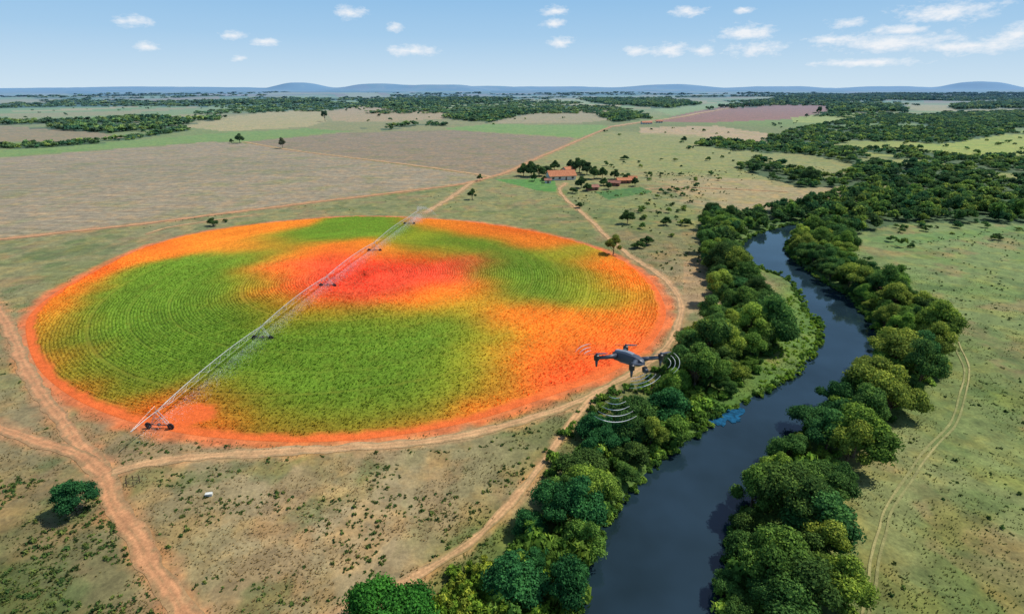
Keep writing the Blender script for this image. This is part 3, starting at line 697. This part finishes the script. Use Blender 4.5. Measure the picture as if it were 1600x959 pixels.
# ---------------------------------------------------------------- irrigator
M_galv=m_simple("galvanised_steel",S(210,212,208,.8),.45,.5,.3,4,.12)
M_rub=m_simple("tyre_rubber",(.035,.026,.022),.8,.2);M_darkst=m_simple("painted_dark_steel",(.12,.06,.045),.6,.4)
T_=[np.array(G(*p)) for p in [(252,668),(412,530),(513,448),(586,393),(640,351)]]
ends=[T_[0]+(T_[0]-T_[1])/np.linalg.norm(T_[0]-T_[1])*6.5]+T_+[T_[-1]+(T_[-1]-T_[-2])/np.linalg.norm(T_[-1]-T_[-2])*13]
irr=bpy.data.objects.new("pivot_irrigator",None);COL.objects.link(irr);irr.location=(T_[2][0],T_[2][1],0)
irr["label"]="long galvanised centre pivot irrigation boom on wheeled towers over crops";irr["category"]="irrigation machine"
off=Vector((-T_[2][0],-T_[2][1],0));TH_=3.7
for i in range(len(ends)-1):
    a=ends[i];b=ends[i+1];L=np.linalg.norm(b-a);d=(b-a)/L;s=np.array([-d[1],d[0]])
    full=0<i<len(ends)-2;rise=.8 if full else .1;n=11 if full else 5
    def P(t,side=0,dz=0):
        q=a+d*L*t+s*side;return (q[0],q[1],TH_+rise*4*t*(1-t)+dz)
    mb=MB();mb.tube([P(k/(n-1)) for k in range(n)],.075,8)
    for k in range(int(L/3.2)):
        t=(k+.5)/int(L/3.2);p=P(t);mb.tube([(p[0],p[1],p[2]),(p[0]+s[0]*.25,p[1]+s[1]*.25,p[2]+.15),(p[0]+s[0]*.35,p[1]+s[1]*.35,1.7)],.012,4)
    o=obj("pipe",mb.mesh("pipe",True),M_galv,irr,off)
    if full or L>9:
        mb=MB();nt2=n if full else 5
        def Q(t,sd_): 
            return P(t,sd_*.6*math.sin(math.pi*min(max(t,.0),1))**.5 if 0<t<1 else 0,-1.0*(4*t*(1-t))**.4 if 0<t<1 else -.2)
        for sd_ in(-1,1):
            pts=[Q(k/(nt2-1),sd_) for k in range(nt2)]
            mb.tube(pts,.02,4)
            for k in range(1,nt2-1):
                t=k/(nt2-1)
                mb.tube([P(t),Q(t,sd_)],.02,4);mb.tube([P(t+.5/(nt2-1)),Q(t,sd_)],.017,4);mb.tube([P(t-.5/(nt2-1)),Q(t,sd_)],.017,4)
        for k in range(1,nt2-1): mb.tube([Q(k/(nt2-1),-1),Q(k/(nt2-1),1)],.02,4)
        obj("truss",mb.mesh("truss"),M_galv,irr,off)
    else:
        mb=MB();top=ends[1]
        mb.tube([(a[0],a[1],TH_+.1),(top[0]+0,top[1],TH_+1.2)],.02,4);obj("stay_cable",mb.mesh("stay_cable"),M_galv,irr,off)
dirn=T_[0]-T_[1];dirn=dirn/np.linalg.norm(dirn);sv=np.array([-dirn[1],dirn[0]])
wheel=MB();wheel.tube([(0,-.15,0),(0,-.1,0),(0,.1,0),(0,.15,0)],[.5,.6,.6,.5],18)
for k in range(18):
    a_=k/18*6.283;wheel.box((math.cos(a_)*.61,0,math.sin(a_)*.61),(.07,.28,.07))
wm_=wheel.mesh("wheel");wm_.materials.append(M_rub)
rim=MB();rim.tube([(0,-.18,0),(0,.18,0)],.25,12);rm_=rim.mesh("rim");rm_.materials.append(M_darkst)
for ti,p in enumerate(T_):
    mb=MB();P0=Vector((p[0],p[1],0));S3=Vector((sv[0],sv[1],0));D3=Vector((dirn[0],dirn[1],0))
    half=1.9
    for sg in(-1,1):
        f_=P0+S3*sg*half+Vector((0,0,.62))
        for dd in(-.3,.3): mb.tube([f_+D3*dd*.6,P0+D3*dd+Vector((0,0,TH_))],.05,6)
        mb.tube([P0+S3*sg*half*.5+Vector((0,0,2.2)),P0-S3*sg*half+Vector((0,0,.7))],.03,5)
    mb.tube([P0-S3*half*.5+Vector((0,0,2.2)),P0+S3*half*.5+Vector((0,0,2.2))],.04,6)
    mb.tube([P0+Vector((0,0,TH_-.3)),P0+Vector((0,0,TH_+.8))],.04,6)
    tw=obj("tower",mb.mesh("tower"),M_galv,irr,off)
    mb=MB();mb.tube([P0-S3*(half+.45)+Vector((0,0,.65)),P0+S3*(half+.45)+Vector((0,0,.65))],.1,8)
    c_=P0+D3*.25+Vector((0,0,.9));mb.box(tuple(c_),(.5,.4,.45))
    obj("base_beam",mb.mesh("base_beam"),M_darkst,tw)
    for sg in(-1,1):
        w0=bpy.data.objects.new("wheel",wm_);COL.objects.link(w0);w0.parent=tw
        q=P0+S3*sg*(half+.35)+D3*.28;w0.location=(q.x,q.y,.64);w0.rotation_euler=(0,0,math.atan2(sv[1],sv[0]))
        r0=bpy.data.objects.new("rim",rm_);COL.objects.link(r0);r0.parent=tw;r0.location=w0.location;r0.rotation_euler=w0.rotation_euler
n=60000;seg=rng.random(n)**.8;E=np.array(ends);cum=np.r_[0,np.cumsum(np.hypot(*np.diff(E,axis=0).T))]
ss=seg*cum[-1];cx=np.interp(ss,cum,E[:,0]);cy=np.interp(ss,cum,E[:,1])
zz=2.2*rng.random(n)+.4;spd=(2.9-zz)*.9
cx+=rng.normal(size=n)*spd*.8+1.1;cy+=rng.normal(size=n)*spd*.5-.3
m_=9000;tt=rng.random(m_);an=math.atan2(*(E[-1]-E[-2])[::-1])-rng.random(m_)*1.6+.3
gx=E[-1][0]+np.cos(an)*tt*10;gy=E[-1][1]+np.sin(an)*tt*10;gz=3.8+4*tt*(1-tt)*1.6-3.4*tt**2+rng.normal(size=m_)*.35
k_=15000;s3=rng.random(k_);ax_=E[-2]+(E[-1]-E[-2])*s3[:,None];hx=ax_[:,0]+rng.normal(size=k_)*1.7+1.8;hy=ax_[:,1]+rng.normal(size=k_)*2-2;hz_=3.2*rng.random(k_)+.3
P_=np.c_[np.r_[cx,gx,hx],np.r_[cy,gy,hy],np.maximum(np.r_[zz,gz,hz_],.2)];n=len(P_)
d1=rng.normal(size=(n,3))*.026;d1[:,2]+=.036;d2=rng.normal(size=(n,3))*.034
V=np.stack([P_,P_+d1,P_+d2],1).reshape(-1,3)
M_drop=m_simple("spray_water",(.85,.88,.9),.3,.5,0,1,.02)
obj("water_spray",mesh_np("water_spray",V,np.arange(3*n).reshape(-1,3)),M_drop,kind="stuff",label="fine white mist of irrigation water drops",category="water spray")
# ---------------------------------------------------------------- buildings
M_wall=m_simple("whitewash",S(225,218,205,.9),.9,.2,0,.6,.12);M_roof,t=newmat("clay_tiles");v=posn(t)
n1=noise(t,v,.9,4,.7);wv=N(t,'ShaderNodeTexWave');wv.inputs['Scale'].default_value=1.4;t.links.new(v,wv.inputs[0])
principled(t,haze_tint(t,mixc(t,rng_(t,n1,.3,.7),S(186,108,62,.85),S(214,144,98,.9))),.9,.15,bump=wv.outputs[1],bstr=.4,bdist=.1)
M_glass=m_simple("dark_glass",(.03,.04,.05),.15,.5,0,1,.05);M_door=m_simple("brown_door",S(92,62,44,.9),.6,.3);M_tin=m_simple("rusty_tin",S(164,104,76,.8),.7,.3,0,.5,.3)
def building(name,px,py,L,W,hw,hr,rot,label,wall=M_wall,roof=M_roof,nwin=4,cat="house"):
    x_,y_=G(px,py);rt=bpy.data.objects.new(name,None);COL.objects.link(rt);rt.location=(x_,y_,float(hgt(x_,y_)));rt.rotation_euler=(0,0,rot)
    rt["label"]=label;rt["category"]=cat
    mb=MB();a,b=L/2,W/2
    mb.poly([(-a,-b,-.3),(a,-b,-.3),(a,b,-.3),(-a,b,-.3),(-a,-b,hw),(a,-b,hw),(a,b,hw),(-a,b,hw),(-a,0,hw+hr),(a,0,hw+hr)],[(0,1,5,4),(2,3,7,6),(1,2,6,9,5),(3,0,4,8,7),(3,2,1,0)])
    obj("wall",mb.mesh("wall"),wall,rt)
    mb=MB();e_=.7;k=hr/b;z0=hw-e_*k+.05
    for sg in(-1,1):
        mb.poly([(-a-e_,sg*(b+e_),z0),(a+e_,sg*(b+e_),z0),(a+e_,0,hw+hr+.05),(-a-e_,0,hw+hr+.05),(-a-e_,sg*(b+e_),z0+.18),(a+e_,sg*(b+e_),z0+.18),(a+e_,0,hw+hr+.23),(-a-e_,0,hw+hr+.23)],[(0,1,2,3),(4,5,6,7),(0,1,5,4),(1,2,6,5),(3,0,4,7)])
    mb.tube([(-a-e_,0,hw+hr+.22),(a+e_,0,hw+hr+.22)],.14,6)
    obj("roof",mb.mesh("roof"),roof,rt)
    for i in range(nwin):
        xx_=-a+L*(i+.5)/nwin
        for sg in(-1,1):
            if i==nwin//2 and sg<0:
                m=MB().box((xx_,sg*(b+.03),1.05),(1.0,.1,2.1));obj("door",m.mesh("door"),M_door,rt)
            else:
                m=MB().box((xx_,sg*(b+.02),1.6),(1.3,.08,1.1));wn=obj("window",m.mesh("window"),M_glass,rt)
                m=MB();[m.box((xx_+q[0],sg*(b+.05),1.6+q[1]),q[2]) for q in ((0,.6,(1.5,.1,.12)),(0,-.6,(1.5,.1,.12)),(-.7,0,(.12,.1,1.06)),(.7,0,(.12,.1,1.06)))]
                obj("frame",m.mesh("frame"),M_door,wn)
    return rt
building("farmhouse",876,280,19,10,3.1,3.0,math.radians(14),"white farmhouse with orange clay tile gable roof among trees")
building("farm_shed",888,271,9,6,3.0,1.8,math.radians(40),"small farm building with clay tile roof behind farmhouse",nwin=2,cat="shed")
building("farm_shed",974,286,9,5,2.3,1.1,math.radians(5),"low rusty roofed shed beside farmyard",M_tin,M_roof,2,"shed")
building("farm_shed",960,290,7,4,2.2,1.0,math.radians(-20),"small low red roofed shed beside farmyard",M_tin,M_tin,2,"shed")
building("farm_shed",925,297,7,4,2.2,1.0,math.radians(20),"small brown shed near farm track",M_tin,M_tin,2,"shed")
building("farm_shed",988,283,5,4,2.2,1.0,math.radians(-10),"tiny rusty shed at farmyard edge",M_tin,M_roof,1,"shed")
building("farm_shed",856,286,4,3,2.2,.8,math.radians(0),"tiny whitewashed outbuilding in farmyard",M_wall,M_tin,1,"shed")
building("farm_barn",1010,194,18,9,2.8,1.8,math.radians(10),"pale barn with clay tile roof in far farmyard",M_wall,M_roof,4,"barn")
building("farm_barn",1030,192,12,7,2.8,1.8,math.radians(-10),"small pale barn in far farmyard",M_wall,M_roof,3,"barn")
x_,y_=G(327,774);mb=MB();mb.box((0,0,.25),(.95,.5,.5),.2,1.1);mb2=mb.mesh("cattle_trough")
obj("cattle_trough",mb2,m_simple("white_concrete",S(215,215,205,.9),.8,.2),None,(x_,y_,0),label="small white cattle trough standing in dry grass",category="trough")
x_,y_=G(208,754);mb=MB()
for k in range(6):
    a_=k*1.05;mb.tube([(math.cos(a_)*1.1,math.sin(a_)*.9,-.1),(math.cos(a_)*1.1+.1,math.sin(a_)*.9,.9)],.06,6)
    mb.tube([(math.cos(a_)*1.1,math.sin(a_)*.9,.6),(math.cos(a_+1)*1.1,math.sin(a_+1)*.9,.5)],.045,5)
obj("broken_pen",mb.mesh("broken_pen"),M_bark,None,(x_,y_,0),label="collapsed wooden pen of grey poles beside dirt road",category="fence")
# blue net floating at bank
gx,gy=G(1130,643);vs=[(0,0,.2)];fs=[];g=random.Random(5)
for r_ in range(1,9):
    for k in range(48):
        a_=k/48*6.283;R_q=r_/8*(1+.3*math.sin(2*a_+1)+.18*math.sin(5*a_)+.1*math.sin(9*a_)+(.1 if r_>5 else .04)*g.uniform(-1,1))
        vs.append((R_q*math.cos(a_)*3.3,R_q*math.sin(a_)*4.0,.05+.2*g.random()*(1-r_/8)))
for k in range(48): fs.append((0,1+k,1+(k+1)%48))
for r_ in range(7):
    for k in range(48): b=1+r_*48;fs.append((b+k,b+48+k,b+48+(k+1)%48,b+(k+1)%48))
obj("blue_net",MB().poly(vs,fs).mesh("blue_net",True),m_simple("blue_net",S(30,92,128,.7),.95,.05,0,1.2,.6),None,(gx,gy,-.56),label="crumpled blue net floating at the water edge",category="net")
# ---------------------------------------------------------------- drone
M_dg=m_simple("dark_grey_plastic",S(66,72,84,.95),.4,.5,0,9,.08);M_lg=m_simple("mid_grey_plastic",S(128,136,146,.9),.4,.5,0,9,.06);M_blk=m_simple("black_plastic",(.018,.018,.02),.4,.5,0,9,.05)
DP=5.7;dx,dy=(982-800)/F,(560-479.5)/F
dr=bpy.data.objects.new("drone",None);COL.objects.link(dr)
Mx=Matrix.Translation((DP*dx,DP*(CP-dy*SP),H-DP*(SP+dy*CP)))@Matrix.Rotation(math.radians(-9),4,'X')@Matrix.Rotation(math.radians(-50),4,'Z')
dr.matrix_world=Mx
dr["label"]="dark grey quadcopter camera drone hovering above the fields";dr["category"]="drone"
def bev(me,w,seg=2):
    b=bmesh.new();b.from_mesh(me);bmesh.ops.bevel(b,geom=b.edges[:]+b.verts[:],offset=w,segments=seg,affect='EDGES',profile=.6);b.to_mesh(me);b.free();me.shade_smooth();return me
def loft(secs):
    m=MB();vs=[];fs=[]
    for (x,w,zb,zt,wt) in secs: vs+=[(x,-w,zb),(x,w,zb),(x,wt,zt),(x,-wt,zt)]
    for i in range(len(secs)-1):
        for k in range(4): fs.append((4*i+k,4*i+(k+1)%4,4*i+4+(k+1)%4,4*i+4+k))
    fs.append((3,2,1,0));q=4*(len(secs)-1);fs.append((q,q+1,q+2,q+3));return m.poly(vs,fs)
body=loft([(-.20,.035,-.02,.03,.03),(-.16,.055,-.04,.05,.045),(-.02,.065,-.045,.062,.05),(.10,.06,-.045,.055,.045),(.17,.05,-.035,.035,.035),(.20,.03,-.02,.012,.02)])
obj("body",bev(body.mesh("body"),.008),M_dg,dr)
obj("battery",bev(loft([(-.17,.032,.045,.062,.026),(-.02,.038,.055,.078,.03),(.06,.034,.05,.070,.026)]).mesh("battery"),.004),M_lg,dr)
g_=MB();g_.box((.215,0,-.045),(.03,.05,.02));g_.tube([(.215,-.03,-.06),(.215,.03,-.06)],.012,8);gm=obj("gimbal",g_.mesh("gimbal"),M_blk,dr)
obj("camera",bev(MB().box((.225,0,-.075),(.05,.045,.045)).mesh("camera"),.008),M_dg,gm)
obj("lens",MB().tube([(.25,0,-.075),(.262,0,-.075)],[.016,.014],14).mesh("lens"),M_blk,gm)
PA={(1,1):.9,(1,-1):.25,(-1,1):.45,(-1,-1):.75}
for sx,sy in((1,1),(1,-1),(-1,1),(-1,-1)):
    mx_,my_=sx*.235,sy*.25
    a_=MB();zt=.02 if sx>0 else .0
    a_.tube([(sx*.13,sy*.045,.01),(sx*.17,sy*.12,.02 if sx>0 else 0),(mx_,my_,zt)],[.03,.022,.018],10)
    a_.tube([(mx_,my_,zt-.02),(mx_,my_,zt-.10)],[.018,.010],10)
    obj("arm",a_.mesh("arm",True),M_dg,dr)
    obj("motor",MB().tube([(mx_,my_,zt-.028),(mx_,my_,zt-.022),(mx_,my_,zt+.028),(mx_,my_,zt+.036)],[.024,.03,.03,.02],16).mesh("motor",False),M_blk,dr)
    p_=MB();an=math.radians(50)+PA[(sx,sy)]*1.0-.55;zp=zt+.044
    for s_ in(0,math.pi):
        ca,sa=math.cos(an+s_),math.sin(an+s_);vs=[]
        for r_,w_,tw_ in((.0,.007,.003),(.03,.012,.004),(.08,.013,.003),(.11,.009,.002),(.13,.004,.001)):
            for q_,zz_ in((-w_,-tw_),(w_,tw_)):
                for th_ in(0,.003): vs.append((mx_+r_*ca-q_*sa,my_+r_*sa+q_*ca,zp+zz_+th_))
        fs=[]
        for i in range(4):
            b_=4*i;fs+=[(b_,b_+2,b_+6,b_+4),(b_+1,b_+5,b_+7,b_+3),(b_,b_+4,b_+5,b_+1),(b_+2,b_+3,b_+7,b_+6)]
        fs+=[(0,1,3,2),(16,18,19,17)];p_.poly(vs,fs)
    p_.tube([(mx_,my_,zt+.036),(mx_,my_,zp+.012)],.009,10)
    obj("propeller",p_.mesh("propeller"),M_dg,dr)
M_arc=m_simple("white_arc",(.85,.85,.85),.5,.2,0,1,.02)
def arcs(cx,cy,radii,a0,a1,depth,sq,label,th=.0036):
    u,v_=(cx-800)/F,(cy-479.5)/F
    C=Vector((depth*u,depth*(CP-v_*SP),H-depth*(SP+v_*CP)))
    mb=MB()
    for R_q in radii:
        r=R_q/F*depth;pts=[]
        for k in range(15):
            q_=k/14;a_=math.radians(a0+(a1-a0)*q_);pts.append((r*math.cos(a_),r*math.sin(a_)*sq*.35,r*math.sin(a_)*sq*.93))
        mb.tube(pts,[th*(.3+.7*math.sin(math.pi*k/14)) for k in range(15)],6)
    obj("signal_wave",mb.mesh("signal_wave",True),M_arc,None,C,label=label,category="signal wave",group="white signal arcs around the drone")
lab="thin white concentric signal arcs floating beside the drone"
arcs(925,558,[14,21,28],95,160,5.7,.75,lab)
arcs(1034,567,[14,21,28],-50,50,5.7,.75,lab)
arcs(988,572,[26,33,41,49],-95,-25,5.7,.7,lab)
arcs(962,605,[18,28,38,48,58],-125,-55,5.7,.95,lab)
# ---------------------------------------------------------------- light
sd_=Vector((.80,.30,0)).normalized();el=math.radians(54);SD=Vector((sd_.x*math.cos(el),sd_.y*math.cos(el),math.sin(el)))
sl=bpy.data.lights.new("sun","SUN");sl.energy=4.5;sl.angle=math.radians(.5);sl.color=(1,.955,.87)
so=bpy.data.objects.new("sun",sl);COL.objects.link(so);so.rotation_euler=SD.to_track_quat('Z','Y').to_euler()
w=bpy.data.worlds.new("World");scene.world=w;w.use_nodes=True;t=w.node_tree;t.nodes.clear()
sk=N(t,'ShaderNodeTexSky',sky_type='NISHITA',sun_disc=False,sun_elevation=el,sun_rotation=math.atan2(sd_.x,sd_.y),altitude=300,air_density=1.0,dust_density=.6,ozone_density=2.0)
b1=N(t,'ShaderNodeBackground',i_1=.12);t.links.new(sk.outputs[0],b1.inputs[0])
b2=N(t,'ShaderNodeBackground',i_1=.95);b2.inputs[0].default_value=(.95,.97,1,1)
tc=N(t,'ShaderNodeTexCoord');sx=N(t,'ShaderNodeSeparateXYZ');t.links.new(tc.outputs['Generated'],sx.inputs[0])
azn=mth(t,'ARCTAN2',sx.outputs[0],sx.outputs[1]);eln=mth(t,'ARCSINE',sx.outputs[2])
rp=N(t,'ShaderNodeValToRGB');t.links.new(rng_(t,eln,0,.5),rp.inputs[0])
els=rp.color_ramp.elements;els[0].position=0;els[0].color=tuple(lin((206,226,240)))+(1,);els[1].position=1;els[1].color=tuple(lin((96,154,212)))+(1,)
for p_,c_ in((.07,(190,217,238)),(.16,(166,204,235)),(.28,(144,191,231))):
    e_=els.new(p_);e_.color=tuple(lin(c_))+(1,)
b3=N(t,'ShaderNodeBackground',i_1=1.0);t.links.new(rp.outputs[0],b3.inputs[0])
mh=N(t,'ShaderNodeMixShader');t.links.new(rng_(t,eln,.2,.7),mh.inputs[0]);t.links.new(b3.outputs[0],mh.inputs[1]);t.links.new(b1.outputs[0],mh.inputs[2])
cb=N(t,'ShaderNodeCombineXYZ');t.links.new(azn,cb.inputs[0]);t.links.new(eln,cb.inputs[1])
nz=noise(t,vmul(t,cb.outputs[0],(1,2.2,1)).outputs[0],38,5,.68)
CL=[(207,33,22,7),(232,73,15,5),(364,56,15,5),(412,66,15,5),(375,92,10,4),(548,20,18,7),(618,43,11,5),(867,18,15,6),(865,37,15,5),(875,66,17,6),(1075,19,20,6),(1165,17,14,4),(1166,51,32,10),(1045,78,22,8),(1095,80,15,6),(995,80,16,6),(1323,36,20,6),(1477,19,52,12),(1406,48,32,7),(1390,66,75,12),(1300,62,28,5),(1182,78,34,8),(1520,72,60,10),(1590,54,20,14),(645,80,34,6),(1350,98,60,5)]
dm=None
for x_,y_,rx,ry in CL:
    u,v_=(x_-800)/F,(y_-479.5)/F;dn_=SP+v_*CP;fw=CP-v_*SP
    a_=math.atan2(u,fw);e_=math.atan2(-dn_,math.hypot(u,fw));k_=F*math.hypot(u,1)**1.0
    s1=N(t,'ShaderNodeVectorMath',operation='SUBTRACT');t.links.new(cb.outputs[0],s1.inputs[0]);s1.inputs[1].default_value=(a_,e_,0)
    s2=N(t,'ShaderNodeVectorMath',operation='MULTIPLY');t.links.new(s1.outputs[0],s2.inputs[0]);s2.inputs[1].default_value=(k_/rx*1.0,k_/ry,0)
    s3=N(t,'ShaderNodeVectorMath',operation='LENGTH');t.links.new(s2.outputs[0],s3.inputs[0])
    dm=s3.outputs['Value'] if dm is None else mth(t,'MINIMUM',dm,s3.outputs['Value'])
dd=mth(t,'ADD',dm,rng_(t,nz,.25,.75,-.75,.95))
msk=rng_(t,dd,1.4,.1,0,.9)
ms=N(t,'ShaderNodeMixShader');t.links.new(msk,ms.inputs[0]);t.links.new(mh.outputs[0],ms.inputs[1]);t.links.new(b2.outputs[0],ms.inputs[2])
ow=N(t,'ShaderNodeOutputWorld');t.links.new(ms.outputs[0],ow.inputs[0])
# ---------------------------------------------------------------- camera
cd=bpy.data.cameras.new("camera");cd.sensor_width=36;cd.lens=F/1600*36;cd.clip_start=.1;cd.clip_end=80000
co=bpy.data.objects.new("camera",cd);COL.objects.link(co);co.location=(0,0,H);co.rotation_euler=(math.pi/2-PITCH,0,0);scene.camera=co
scene.view_settings.view_transform='Standard';scene.view_settings.look='None';scene.view_settings.exposure=0
